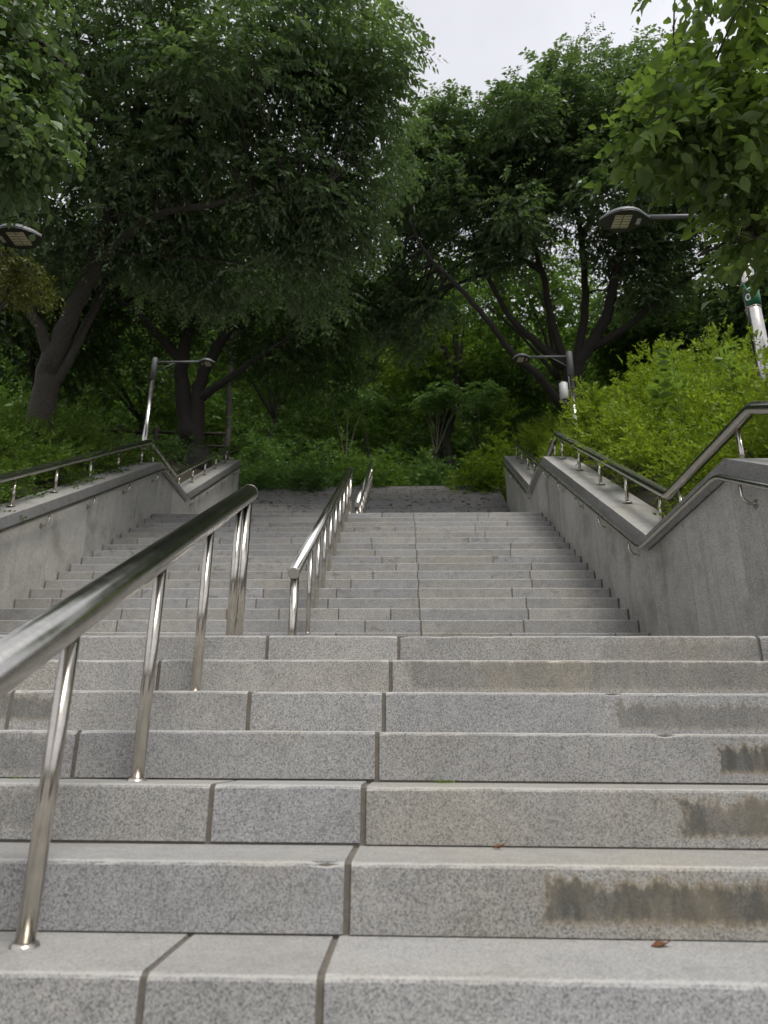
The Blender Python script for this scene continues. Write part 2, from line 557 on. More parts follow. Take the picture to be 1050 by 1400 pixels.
flight('stone_stair_flight', 'lowest wide flight of grey granite steps with brown water stains along the risers', s1, j1, .1, ST1, .45)
s2 = [(F2Y + (j - 1) * T2_, Z1 + j * R2, R2) for j in range(1, N2 + 1)]


def j23(i):
    xs = [.14 + random.uniform(-.015, .015)]
    x = .14 + random.uniform(.75, 1.5)
    while x < XR - .3:
        xs.append(x); x += random.uniform(.8, 1.5)
    x = .14 - random.uniform(.25, 1.2)
    while x > XL + .3:
        xs.append(x); x -= random.uniform(.45, 1.5)
    return xs


flight('stone_stair_flight', 'long middle flight of pale grey granite steps between the two landings', s2, j23, .32, None, .45)
s3 = [(F3Y + (j - 1) * T3_, Z2 + j * R3, R3) for j in range(1, N3 + 1)]
flight('stone_stair_flight', 'shaded dark topmost flight of granite steps ending at the trees', s3, j23, 1.3, None, 1.2)


def landing(name, y0, y1, z, label):
    root = thing(name, (-1, y0, z - .06), label, 'landing')
    MB().box((XL + .02, y0, z - .5), (XR + flare(y0) - .01, y1 - .01, z - .045)).build('mortar_bed', M['mortar'], root)
    n = max(2, round((y1 - y0) / .6)); nx = 7
    base = None
    for j in range(n):
        for i in range(nx):
            xa = XL + .02 + (XR + flare(y0) - XL - .03) * i / nx; xb = XL + .02 + (XR + flare(y0) - XL - .03) * (i + 1) / nx
            ya = y0 + (y1 - y0) * j / n; yb = y0 + (y1 - y0) * (j + 1) / n
            w, h = (xb - xa) / 2 - .003, (yb - ya) / 2 - .003
            if base is None:
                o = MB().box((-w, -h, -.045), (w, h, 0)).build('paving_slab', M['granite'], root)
                o.matrix_parent_inverse = Matrix.Identity(4); base = o
            else:
                o = base.copy(); COL.objects.link(o)
            o.location = ((xa + xb) / 2 + 1, (ya + yb) / 2 - y0, .06 - random.uniform(0, .002))
            o['grime'] = .2


landing('stair_landing', s1[-1][0] + .482, F2Y + .005, Z1, 'lower paved granite landing between the lowest and middle flights')
landing('stair_landing', s2[-1][0] + .482, F3Y + .005, Z2, 'upper paved granite landing at the foot of the shaded flight')

# ------------------------------------------------------------------ side walls
def split(knots, target):
    """cut the profile at every knot and about every target metres"""
    out = []
    for (a, za), (b, zb) in zip(knots[:-1], knots[1:]):
        n = max(1, round((b - a) / target))
        for i in range(n):
            y0, y1 = a + (b - a) * i / n, a + (b - a) * (i + 1) / n
            out.append((y0, za + (zb - za) * i / n, y1, za + (zb - za) * (i + 1) / n))
    return out


def side_wall(side, knots, label):
    s = 1 if side == 'R' else -1

    def X(y, d):                      # d metres outwards from the face
        return (XR + flare(y) + d) if s > 0 else (XL - d)
    root = thing('retaining_wall', (X(8, .25), 8, Z1 - .5), label, 'wall')

    def prism(name, y0, y1, zb0, zb1, zt0, zt1, d0, d1, m_, gap, over=0.0):
        y0 += gap; y1 -= gap
        v = []
        for y, zb, zt in ((y0, zb0, zt0), (y1, zb1, zt1)):
            for d in (d0, d1):
                v += [(X(y, d), y, zb), (X(y, d), y, zt)]
        f = [(0, 1, 5, 4), (2, 6, 7, 3), (1, 3, 7, 5), (0, 4, 6, 2), (0, 2, 3, 1), (4, 5, 7, 6)]
        if s < 0:
            f = [q[::-1] for q in f]
        return MB().add(v, f).build(name, m_, root)

    # one continuous core
    v = []; f = []
    cuts = split(knots, 1.0); cuts = [(c[0], c[1]) for c in cuts] + [(knots[-1][0], knots[-1][1])]
    for y, z in cuts:
        zb = stair_z(y) - .75
        v += [(X(y, .035), y, zb), (X(y, .035), y, z - .12), (X(y, .44), y, z - .12), (X(y, .44), y, zb)]
    for i in range(len(cuts) - 1):
        a = i * 4
        f += [(a + k, a + (k + 1) % 4, a + 4 + (k + 1) % 4, a + 4 + k) for k in range(4)]
    f += [(0, 1, 2, 3)[::-1], tuple(range(len(v) - 4, len(v)))]
    if s < 0:
        f = [q[::-1] for q in f]
    MB().add(v, f).build('wall_core', M['core'], root)
    for y0, z0, y1, z1 in split(knots, .82):
        prism('cladding_panel', y0, y1, stair_z(y0) - .7, stair_z(y1) - .7, z0 - .15, z1 - .15,
              random.uniform(-.001, .001), .035, M['wall'], .0022)
    for y0, z0, y1, z1 in split(knots, 1.05):
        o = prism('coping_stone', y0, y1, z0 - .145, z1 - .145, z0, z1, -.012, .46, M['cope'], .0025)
        o['grime'] = .22
    # end panel
    ye, ze = knots[-1]
    prism('end_panel', ye + .001, ye + .03, stair_z(ye) - .7, stair_z(ye) - .7, ze - .15, ze - .15, .0, .44, M['wall'], 0)
    return X


XRf = side_wall('R', CAP_R, 'long stepped granite wall flanking the stairs below the bright hedge')
XLf = side_wall('L', CAP_L, 'long stepped granite wall flanking the stairs below the big forked tree')


def arc_path(knots, dz, X, d, y0, y1, rad=.06):
    """profile raised by dz, corners eased"""
    pts = [(a, b + dz) for a, b in knots if y0 < a < y1]
    pts = [(y0, interp(knots, y0) + dz)] + pts + [(y1, interp(knots, y1) + dz)]
    out = []
    for i, (a, b) in enumerate(pts):
        if 0 < i < len(pts) - 1:
            p = np.array(pts[i]); q0 = np.array(pts[i - 1]); q1 = np.array(pts[i + 1])
            e0 = p + (q0 - p) / np.linalg.norm(q0 - p) * rad; e1 = p + (q1 - p) / np.linalg.norm(q1 - p) * rad
            for t in (0, .33, .67, 1):
                w = (1 - t) ** 2 * e0 + 2 * t * (1 - t) * p + t * t * e1
                out.append((X(w[0], d), w[0], w[1]))
        else:
            out.append((X(a, d), a, b))
    return out


def flange_post(parent, base, top, r, name='post', m_='steel_post', fr=None):
    o = MB().tube([base, top], r, 12).build(name, M[m_], parent)
    fr = fr or r * 1.75
    MB().lathe([(fr, 0), (fr, .004), (fr * .85, .012), (r * 1.05, .014)], base, 14).build('flange', M['steel_post'], o)
    return o


def cap_rail(knots, X, label, ystart, posts, shift=.25):
    root = thing('coping_handrail', (X(8, shift), 8, interp(knots, 8) - .01), label, 'handrail')
    rail = arc_path(knots, .40, X, shift, ystart, knots[-1][0] - .1, .05)
    MB().tube(rail, .05, 16).build('rail_tube', M['steel'], root)
    for y in posts:
        zc = interp(knots, y)
        flange_post(root, (X(y, shift), y, zc - .004), (X(y, shift), y, zc + .375), .021, fr=.055)
    return root


def even(knots, gap, y0, y1, pad=.25):
    out = []
    ks = [y0] + [a for a, _ in knots if y0 < a < y1] + [y1]
    for a, b in zip(ks[:-1], ks[1:]):
        n = max(1, round((b - a - 2 * pad) / gap))
        out += [a + pad + (b - a - 2 * pad) * i / n for i in range(n + 1)]
    return out


cap_rail(CAP_R, XRf, 'thick steel handrail on short posts along the coping below the hedge', 1.0, even(CAP_R, .86, 1.0, 16.0))
cap_rail(CAP_L, XLf, 'thick steel handrail on short posts along the coping below the forked tree', 1.0, even(CAP_L, .86, 1.0, 16.3))


def wall_rail(knots, X, label):
    root = thing('wall_handrail', (X(8, -.075), 8, interp(knots, 8) - .3), label, 'handrail')
    MB().tube(arc_path(knots, -.135, X, -.085, .8, knots[-1][0] - .1, .09), .024, 12).build('rail_tube', M['steel'], root)
    for y in even(knots, 1.0, .8, knots[-1][0] - .2, .3):
        if abs(interp(knots, y + .05) - interp(knots, y - .05)) < .02:
            continue
        z = interp(knots, y) - .13
        p = [(X(y, -.085), y, z - .015), (X(y, -.085), y, z - .11), (X(y, -.074), y, z - .14), (X(y, -.045), y, z - .16), (X(y, .004), y, z - .165)]
        b_ = MB().tube(p, .0115, 8).build('bracket', M['steel_post'], root)
        MB().tube([(X(y, -.006), y, z - .165), (X(y, .002), y, z - .165)], .032, 12).build('flange', M['steel_post'], b_)
    return root


wall_rail(CAP_R, XRf, 'slim lower handrail on curved brackets on the wall under the hedge')
wall_rail(CAP_L, XLf, 'slim lower handrail on curved brackets on the wall under the forked tree')


# ------------------------------------------------------------------ central railings
def central(label, p0, p1, thin, thick, base_z):
    """p0, p1 ends of the rail axis; thin / thick lists of y for the posts"""
    p0, p1 = np.array(p0), np.array(p1)
    root = thing('central_handrail', tuple((p0[0], p0[1] + .2, base_z(p0[1] + .2))), label, 'handrail')
    rt = MB().tube([p0, p1], .052, 24, caps=True).build('rail_tube', M['steel'], root)
    dr = (p1 - p0) / np.linalg.norm(p1 - p0)
    for e, sg in ((p0, -1), (p1, 1)):
        MB().tube([e + dr * sg * .0005, e + dr * sg * .006, e + dr * sg * .010], [.0525, .0525, .044], 24).build('end_cap', M['pale_steel'], rt)
    for ys_, r in ((thin, .022), (thick, .037)):
        for y in ys_:
            t = (y - p0[1]) / (p1[1] - p0[1]); q = p0 + (p1 - p0) * t
            flange_post(root, (q[0], y, base_z(y) - .003), (q[0], y, q[2] - .01), r, fr=r * 1.55)
    return root


M['pale_steel'] = steel('brushed_cap', (.55, .53, .5), .35)


def sz(y):
    for st in (s3, s2, s1):
        if y >= st[0][0] - .001:
            return max(z for (yy, z, r) in st if yy <= y)
    return -1.155


central('thick steel railing descending the lowest flight, its round end cap by the lower landing', (-.812, -.05, -.24), (-.952, 3.93, 1.916),
        [Y0 + k * T1_ + .19 for k in (-4, -2, 0)] + [Y0 + 2 * T1_ + .2, Y0 + 4 * T1_ + .2, Y0 + 6 * T1_ + .16], [3.86], sz)
central('steel railing with many slim posts dividing the middle flight', (-.95, 5.70, 1.862), (-.95, 11.05, 5.03),
        [5.98 - .12] + [s2[j - 1][0] + .1 for j in range(3, 19, 2)], [5.76, s2[-1][0] + .06], sz)
central('far steel railing dividing the shaded top flight', (-.95, 12.68, 4.985), (-.95, 17.85, 8.11),
        [12.95] + [s3[j - 1][0] + .1 for j in range(2, 18, 2)], [12.75, s3[-1][0] - .06], sz)


# ------------------------------------------------------------------ lamps
def lamp(label, base, top_z, arm_dir, arm_len, arm_z, head_len, pole_r=.062, sleeve=True, box=False, sign=False, fat=1.0):
    root = thing('street_lamp', base, label, 'street lamp')
    bx, by, bz = base
    s = arm_dir
    zs = top_z - .55 if sleeve else top_z
    p = MB().tube([(bx, by, bz - .05), (bx, by, zs)], pole_r, 16).build('pole', M['steel'], root)
    MB().lathe([(pole_r * 2, 0), (pole_r * 2, .015), (pole_r * 1.2, .03), (pole_r * 1.02, .1)], (bx, by, bz - .01), 16).build('base_flange', M['steel_post'], p)
    if sleeve:
        MB().lathe([(pole_r * 1.06, 0), (pole_r * 1.06, .53), (pole_r * .95, .55)], (bx, by, zs - .002), 16).build('sleeve', M['grey_metal'], root)
    a = MB().tube([(bx + s * pole_r * .9, by, arm_z), (bx + s * arm_len, by, arm_z)], .024, 10).build('arm', M['grey_metal'], root)
    MB().tube([(bx + s * pole_r * .9, by, arm_z - .22), (bx + s * arm_len * .45, by, arm_z - .02)], .010, 8).build('brace', M['grey_metal'], a)
    # head: flattened shell, tapering to its nose
    hx = bx + s * (arm_len - .02)
    n, sides = 9, 14
    v, f = [], []
    wid = [.25, .5, .78, .95, 1, .95, .8, .52, .12]
    for i in range(n):
        t = i / (n - 1); x = hx + s * head_len * t
        w = .155 * fat * wid[i]
        for k in range(sides):
            q = math.pi * k / (sides - 1)
            v.append((x, by + w * math.cos(q), arm_z - .035 + .085 * fat * (wid[i] ** .8) * math.sin(q)))
        v.append((x, by, arm_z - .035))
    st = sides + 1
    for i in range(n - 1):
        for k in range(sides - 1):
            f.append((i * st + k, i * st + k + 1, (i + 1) * st + k + 1, (i + 1) * st + k))
    h = MB().add(v, f, True).build('head_shell', M['grey_metal'], root)
    v2, w2 = [], [(hx + s * head_len * i / (n - 1), .15 * fat * wid[i]) for i in range(n)]
    v2 = [(x, by + w, arm_z - .034) for x, w in w2] + [(x, by - w, arm_z - .034) for x, w in w2[::-1]]
    v3 = [(x, y, z - .018) for x, y, z in v2]
    m2 = 2 * n
    fb = [tuple(range(m2)), tuple(range(m2, 2 * m2))[::-1]] + [(i, (i + 1) % m2, (i + 1) % m2 + m2, i + m2) for i in range(m2)]
    MB().add(v2 + v3, fb).build('underside', M['dark_metal'], h)
    zc = arm_z - .0545
    xa = hx + s * head_len * .38; xb = hx + s * head_len * .72
    for q in (0, 1):
        x0 = xa + (xb - xa) * (q * .52); x1 = xa + (xb - xa) * (q * .52 + .46)
        lo, hi = sorted((x0, x1))
        MB().box((lo, by - .085 * fat, zc - .004), (hi, by + .085 * fat, zc)).build('led_panel', M['led'], h)
        for r_ in range(5):
            yy = by - .068 * fat + r_ * .034 * fat
            MB().box((lo + .006, yy - .003, zc - .006), (hi - .006, yy + .003, zc - .002)).build('led_row', M['grey_metal'], h)
    lo, hi = sorted((hx + s * head_len * .17, hx + s * head_len * .25))
    MB().box((lo, by - .045, zc - .003), (hi, by + .045, zc)).build('rating_plate', M['pale_metal'], h)
    if box:
        bb = MB()
        cx = bx + s * .17
        bb.lathe([(.06, 0), (.085, .015), (.085, .36), (.06, .38)], (cx, by, top_z - 1.08), 16)
        o = bb.build('loudspeaker', M['pale_metal'], root)
        MB().box((min(cx, bx), by - .015, top_z - .9), (max(cx, bx), by + .015, top_z - .86)).build('bracket', M['grey_metal'], o)
        MB().lathe([(.05, 0), (.05, .1)], (cx, by, top_z - 1.18), 14).build('grille', M['dark_metal'], o)
    if sign:
        # curved green plate clamped round the pole, a white mark on it
        zc_, hh = sign, .13
        R_ = pole_r + .012
        v, f = [], []
        for i in range(9):
            q = math.radians(-160 + 140 * i / 8)
            for dz in (-hh, hh):
                v.append((bx + R_ * math.cos(q), by + R_ * math.sin(q), zc_ + dz))
        f = [(2 * i, 2 * i + 2, 2 * i + 3, 2 * i + 1) for i in range(8)]
        sg = MB().add(v, f, True).build('number_plate', M['green_sign'], root)
        md = sg.modifiers.new('thickness', 'SOLIDIFY'); md.thickness = .004

        def glyph(pts, w=.006):
            pp = [(bx + (R_ + .005) * math.cos(math.radians(q)), by + (R_ + .005) * math.sin(math.radians(q)), zc_ + z) for q, z in pts]
            MB().tube(pp, w, 6).build('printed_mark', M['white_print'], sg)
        glyph([(-135 + 14 * math.cos(a), -.045 + .035 * math.sin(a)) for a in np.linspace(0, 2 * math.pi, 13)])
        glyph([(-118 + 22 * math.cos(a), .005 + .05 * math.sin(a)) for a in np.linspace(-.4, math.pi * .95, 9)])
        glyph([(-112, -.03), (-104, -.005)])
        for z in (hh + .02, -hh - .02):
            MB().lathe([(pole_r * 1.08, 0), (pole_r * 1.08, .015)], (bx, by, zc_ + z), 16).build('clamp_band', M['steel_post'], sg)
    return root


def gz(x, y):
    u = x - (flare(min(y, 17)) if x > 0 else 0)
    return ground_z(x, y, u)


lx, ly = -5.42, 13.0
lamp('steel lamp post with short arm behind the wall beside the twin-trunked tree', (lx, ly, gz(lx, ly)), 8.50, 1, .98, 8.40, .36, .055)
lx, ly = 3.30, 12.3
lamp('steel lamp post carrying a pale loudspeaker, rising out of the bright hedge', (lx, ly, gz(lx, ly)), 8.09, -1, .80, 7.99, .36, .062, box=True)
q = at(1040, 480, 7.0)
lx, ly = 3.60, 6.22
lamp('lamp post with green number plate among the broad leaves overhanging the wall', (lx, ly, gz(lx, ly)), 6.3, -1, .95, 5.99, .54, .075, sleeve=False, sign=4.93, fat=1.15)
lx, ly = -5.35, 5.60
lamp('lamp whose dark head with square light panels pokes out over the yellowing sprays', (lx, ly, gz(lx, ly)), 5.75, 1, 1.20, 5.36, .52, .065, sleeve=False, fat=1.1)


# ------------------------------------------------------------------ vegetation
def unit(a):
    return a / (np.linalg.norm(a, axis=-1, keepdims=True) + 1e-9)


def leaf_mesh(name, base, d, size, width, mat_, parent, droop=.25, detail=False, vbias=None, rs=None):
    """one small folded leaf per base point; d leaf directions"""
    rs = rs or rng
    n = len(base)
    d = unit(d + np.array([0, 0, -droop]))
    side = np.cross(d, unit(rs.normal(size=(n, 3)) * .55 + np.array([0, 0, 1.0])))
    side = unit(side)
    up = np.cross(side, d)
    L = (size * rs.uniform(.65, 1.25, n))[:, None]
    W = L * width * .5
    fold = W * rs.uniform(.1, .5, (n, 1))
    if not detail:
        v = np.stack([base, base + d * L * .42 + side * W + up * fold, base + d * L - up * L * .06, base + d * L * .42 - side * W + up * fold], 1)
        tri = np.array([[0, 1, 2], [0, 2, 3]])
    else:
        v = np.stack([base, base + d * L * .22 + side * W * .75 + up * fold * .6, base + d * L * .55 + side * W + up * fold, base + d * L * 1.0 - up * L * .13,
                      base + d * L * .55 - side * W + up * fold, base + d * L * .22 - side * W * .75 + up * fold * .6, base + d * L * .55 - up * L * .0], 1)
        tri = np.array([[0, 1, 6], [1, 2, 6], [2, 3, 6], [3, 4, 6], [4, 5, 6], [5, 0, 6]])
    k = v.shape[1]
    verts = v.reshape(-1, 3)
    faces = (tri[None] + (np.arange(n) * k)[:, None, None]).reshape(-1, 3)
    me = bpy.data.meshes.new(name)
    me.vertices.add(len(verts)); me.vertices.foreach_set('co', verts.astype(np.float32).ravel())
    me.loops.add(faces.size); me.loops.foreach_set('vertex_index', faces.astype(np.int32).ravel())
    me.polygons.add(len(faces))
    me.polygons.foreach_set('loop_start', np.arange(0, faces.size, 3, dtype=np.int32))
    me.polygons.foreach_set('loop_total', np.full(len(faces), 3, dtype=np.int32))
    at_ = me.attributes.new('v', 'FLOAT', 'FACE')
    val = rs.beta(1.6, 2.6, n) if vbias is None else np.clip(rs.beta(1.6, 2.6, n) * .7 + vbias, 0, 1)
    at_.data.foreach_set('value', np.repeat(val, len(tri)).astype(np.float32))
    me.materials.append(mat_)
    me.update(calc_edges=True)
    return link(name, me, parent)


def sprays(centers, radii, n_twig, m_leaf, twig_len, outward=None, droop=.3, flat=.5):
    """leaf base points and directions on small twigs scattered through clusters"""
    nc = len(centers)
    C = np.repeat(centers, n_twig, 0); Rr = np.repeat(radii, n_twig)[:, None]
    N = len(C)
    off = unit(rng.normal(size=(N, 3))) * (rng.random((N, 1)) ** .45) * Rr * np.array([1, 1, flat + .25])
    o = C + off
    td = unit(off) + rng.normal(size=(N, 3)) * .55
    if outward is not None:
        td = td + unit(o - outward) * .6
    td = unit(td * np.array([1, 1, flat]) + np.array([0, 0, -droop]))
    t = (np.arange(m_leaf) + .5) / m_leaf
    tl = twig_len * rng.uniform(.6, 1.3, (N, 1, 1))
    base = o[:, None, :] + td[:, None, :] * t[None, :, None] * tl
    base = base + np.array([0, 0, -1.0]) * (t ** 2)[None, :, None] * tl * .25
    side = unit(np.cross(td, np.array([0, 0, 1.0]) + rng.normal(size=(N, 3)) * .2))
    sgn = np.where(np.arange(m_leaf) % 2 == 0, 1.0, -1.0)
    ld = td[:, None, :] * .65 + side[:, None, :] * sgn[None, :, None] * .9 + rng.normal(size=(N, m_leaf, 3)) * .22
    clump = np.repeat(rng.normal(0, .12, nc), n_twig)
    vb = np.repeat(clump[:, None], m_leaf, 1) + rng.normal(0, .04, (N, m_leaf))
    return base.reshape(-1, 3), ld.reshape(-1, 3), vb.ravel() + .05


def smooth_path(pts, n=5, jit=.0):
    pts = [np.array(p, float) for p in pts]
    P = [2 * pts[0] - pts[1]] + pts + [2 * pts[-1] - pts[-2]]
    out = []
    for i in range(1, len(P) - 2):
        for t in np.linspace(0, 1, n, endpoint=False):
            a, b, c, d = P[i - 1], P[i], P[i + 1], P[i + 2]
            q = .5 * ((2 * b) + (-a + c) * t + (2 * a - 5 * b + 4 * c - d) * t ** 2 + (-a + 3 * b - 3 * c + d) * t ** 3)
            out.append(q + rng.normal(size=3) * jit)
    out.append(pts[-1])
    return out


SKY_POLY = [(600, -200), (592, 0), (548, 105), (512, 185), (545, 152), (605, 135), (690, 135), (700, 92), (735, 55), (800, 45), (850, 20), (890, 0), (900, -200)]


def in_poly(x, y, poly):
    c = False
    for i in range(len(poly)):
        (x0, y0), (x1, y1) = poly[i - 1], poly[i]
        if (y0 > y) != (y1 > y) and x < (x1 - x0) * (y - y0) / (y1 - y0) + x0:
            c = not c
    return c


def ell(center, r, n, shell=.45, keep=None):
    out = []
    tries = 0
    while len(out) < n and tries < n * 30:
        tries += 1
        d = rng.normal(size=3); d /= np.linalg.norm(d)
        p = np.asarray(center) + d * np.array(r) * rng.random() ** shell
        if keep is None or keep(p):
            out.append(p)
    return out


def open_sky(margin=0):
    def k(p):
        x, y = px(p)
        for dx, dy in ((0, 0), (margin, 0), (-margin, 0), (0, -margin), (0, margin)):
            if in_poly(x + dx, y + dy, SKY_POLY):
                return False
        return True
    return k


def tree(name, label, limbs, clusters, crho, n_twig, m_leaf, twig_len, lsize, lwid, lmat, bark, group=None, droop=.3, branch_r=.022, detail=False, cat='tree', flat=.5, center=None, bsides=5):
    """limbs: [(points, radius at base, radius at tip)]"""
    base = np.array(limbs[0][0][0], float)
    root = thing(name, tuple(base), label, cat, group)
    tb = MB()
    nodes, nrad = [], []
    for pts, r0, r1 in limbs:
        path = smooth_path(pts, 5, r1 * .35)
        n = len(path)
        rad = [r0 + (r1 - r0) * (i / (n - 1)) ** .5 for i in range(n)]
        tb.tube(path, rad, 9)
        nodes += path[n // 4:]; nrad += rad[n // 4:]
    # root flare
    tb.tube([base + [0, 0, -.3], base + [0, 0, .05], base + [0, 0, .45]], [limbs[0][1] * 1.55, limbs[0][1] * 1.3, limbs[0][1] * 1.0], 10)
    N = np.array(nodes); NR = np.array(nrad)
    for c in clusters:
        d = np.linalg.norm(N - c, axis=1) + np.where(N[:, 2] > c[2] + .3, 2.0, 0)
        i = int(np.argmin(d)); a = N[i]
        mid = (a + c) / 2 + rng.normal(size=3) * .08 * np.linalg.norm(c - a) + np.array([0, 0, .12 * np.linalg.norm(c - a)])
        r0 = min(NR[i] * .8, branch_r * (1 + .3 * np.linalg.norm(c - a)))
        tb.tube([a, (a + mid) / 2 + np.array([0, 0, .02]), mid, (mid + c) / 2 + [0, 0, .05], c], [r0, r0 * .8, r0 * .6, r0 * .42, .006], bsides, caps=False)
    tb.build('trunk', M[bark], root)
    C = np.array(clusters)
    rad = crho * rng.uniform(.7, 1.3, len(C))
    b, d, vb = sprays(C, rad, n_twig, m_leaf, twig_len, None if center is None else np.array(center), droop, flat)
    lsize = lsize * np.repeat(rng.uniform(.75, 1.25, len(C)), n_twig * m_leaf)
    leaf_mesh('crown', b, d, lsize, lwid, M[lmat], root, droop * .8, detail, vb + .12)
    return root


# --- the big forked tree on the left bank
b1 = at(55, 600, 11.2); b1[2] = gz(b1[0], b1[1])
l1 = [([b1, at(62, 540, 11.2), at(72, 490, 11.2), at(98, 430, 11.2), at(128, 360, 11.1), at(150, 290, 11), at(175, 200, 10.8), at(205, 80, 10.6), at(200, -40, 10.5)], .27, .05),
      ([at(62, 540, 11.2), at(92, 495, 11.3), at(120, 440, 11.5), at(165, 360, 11.8), at(250, 330, 12), at(330, 345, 12), at(400, 340, 12)], .125, .025),
      ([at(72, 490, 11.2), at(40, 420, 11.0), at(10, 350, 10.8), at(-40, 250, 10.5)], .12, .04),
      ([at(150, 290, 11), at(215, 215, 10.9), at(300, 130, 10.6), at(370, 100, 10.4), at(430, 80, 10.3)], .11, .025),
      ([at(175, 200, 10.8), at(250, 165, 10.5), at(330, 130, 10.3), at(420, 100, 10.0)], .08, .02),
      ([at(128, 360, 11.1), at(200, 300, 10.5), at(290, 280, 10.2), at(380, 260, 10.0), at(450, 250, 10)], .10, .02),
      ([at(175, 200, 10.8), at(130, 110, 10.6), at(60, 30, 10.3), at(20, -40, 10)], .08, .03),
      ([at(205, 80, 10.6), at(250, 20, 10.6), at(270, -60, 10.6)], .06, .02)]
ks = open_sky(8)
c1 = ell(at(350, 110, 10.8), (2.4, 2.2, 2.1), 120, .5, ks) + ell(at(120, 180, 11.2), (2.3, 2.3, 2.4), 80, .5, ks) + ell(at(420, 310, 11.4), (1.25, 1.6, 1.0), 46, .55, ks) \
    + ell(at(60, 0, 10.8), (2.5, 2.2, 1.6), 40, .5, ks) + ell(at(480, 150, 10.8), (.9, 1.5, 2.0), 36, .6, ks) + ell(at(250, 330, 11.6), (1.8, 1.6, .6), 34, .6, ks)
tree('forked_tree', 'large forked dark-barked tree with drooping small leaves above the shaded hedge', l1, c1, .45, 30, 12, .42, .105, .42, 'lf_zelkova', 'bark', droop=.55, center=at(250, 200, 11.2), flat=.36)

# --- twin-trunked tree further up on the left
b2 = at(268, 622, 17.2); b2[2] = gz(b2[0], b2[1])
l2 = [([b2, at(268, 570, 17.2), at(275, 520, 17.2), at(300, 470, 17.2), at(340, 420, 17.2), at(400, 370, 17.0), at(440, 310, 16.8)], .30, .05),
      ([at(262, 600, 17.2), at(250, 540, 17.2), at(252, 480, 17.2), at(262, 400, 17.0), at(255, 320, 17)], .30, .08),
      ([at(272, 545, 17.2), at(310, 520, 17), at(350, 490, 16.8), at(410, 455, 16.6), at(480, 430, 16.5)], .15, .03),
      ([at(252, 500, 17.2), at(200, 440, 17), at(150, 400, 17), at(80, 380, 17)], .16, .04)]
c2 = ell(at(330, 410, 17.3), (2.6, 2.4, 1.3), 66, .5) + ell(at(470, 400, 17), (1.4, 2.0, 1.5), 50, .5, ks) + ell(at(170, 400, 17.5), (2.8, 2.2, 1.3), 60, .5) \
    + ell(at(420, 500, 18), (1.5, 1.5, .6), 22, .5) + ell(at(250, 300, 17.5), (3, 2, 1.6), 50)
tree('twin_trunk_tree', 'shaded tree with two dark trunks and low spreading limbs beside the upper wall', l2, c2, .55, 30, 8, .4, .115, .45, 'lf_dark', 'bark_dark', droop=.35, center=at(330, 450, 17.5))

# --- spreading tree on the right bank
b3 = at(782, 575, 16); b3[2] = gz(b3[0], b3[1])
l3 = [([b3, at(784, 545, 16), at(786, 510, 16), at(800, 480, 16), at(825, 440, 15.9), at(838, 395, 15.8), at(850, 340, 15.6), at(868, 290, 15.5), at(880, 200, 15.4), at(870, 110, 15.4)], .30, .05),
      ([at(783, 545, 16), at(770, 490, 16), at(752, 430, 16), at(742, 370, 16), at(715, 300, 15.8), at(690, 220, 15.6)], .17, .035),
      ([at(780, 560, 16), at(762, 548, 15.8), at(738, 515, 15.5), at(705, 488, 15.2), at(672, 445, 15), at(630, 395, 15), at(585, 350, 15), at(560, 300, 15)], .17, .03),
      ([at(770, 500, 16), at(730, 465, 15.9), at(695, 430, 15.8), at(660, 360, 15.6), at(640, 290, 15.5)], .15, .03),
      ([at(800, 480, 16), at(860, 445, 15.8), at(905, 405, 15.7), at(950, 375, 15.6), at(990, 350, 15.5)], .12, .03),
      ([at(786, 510, 16), at(800, 420, 16.2), at(795, 330, 16.2), at(780, 230, 16), at(770, 140, 16)], .15, .03),
      ([at(850, 340, 15.6), at(900, 290, 15.5), at(940, 240, 15.4), at(960, 180, 15.4)], .09, .03),
      ([at(742, 370, 16), at(690, 340, 16), at(620, 280, 16), at(580, 220, 16)], .09, .025),
      ([at(795, 330, 16.2), at(830, 240, 16), at(840, 140, 16), at(850, 70, 16)], .08, .02)]
c3 = ell(at(690, 220, 15.8), (2.1, 2.2, 1.5), 105, .5, ks) + ell(at(830, 190, 15.6), (1.7, 2.2, 2.7), 120, .5, ks) + ell(at(590, 250, 16), (1.1, 1.8, 1.9), 56, .5, ks) \
    + ell(at(900, 330, 15.6), (1.5, 1.8, 1.3), 34, .5, ks) + ell(at(700, 330, 15.6), (2.2, 2, .7), 24, .5, ks) + ell(at(560, 400, 16.5), (.9, 1.5, 1.6), 22, .5, ks) + ell(at(960, 220, 15.8), (1.6, 1.8, 2.2), 46, .5, ks)
tree('spreading_tree', 'many-limbed black-barked tree spreading its crown above the hedge and loudspeaker lamp', l3, c3, .48, 30, 11, .42, .12, .42, 'lf_zelkova', 'bark_dark', droop=.4, center=at(760, 330, 16), flat=.36)

# --- broad-leaved tree leaning in from the right
b4 = np.array([4.7, 4.4, 0.0]); b4[2] = gz(b4[0], b4[1])
l4 = [([b4, b4 + [-.05, 0, 1.0], b4 + [-.2, -.1, 2.2], at(1120, 100, 4.6), at(1060, -60, 4.6)], .15, .05),
      ([b4 + [-.2, -.1, 2.0], at(1130, 150, 4.7), at(1045, 145, 4.6), at(970, 150, 4.5), at(890, 165, 4.4)], .06, .012),
      ([b4 + [-.15, -.05, 1.6], at(1150, 330, 4.9), at(1060, 320, 4.8), at(1000, 330, 4.7), at(955, 350, 4.6)], .04, .01)]


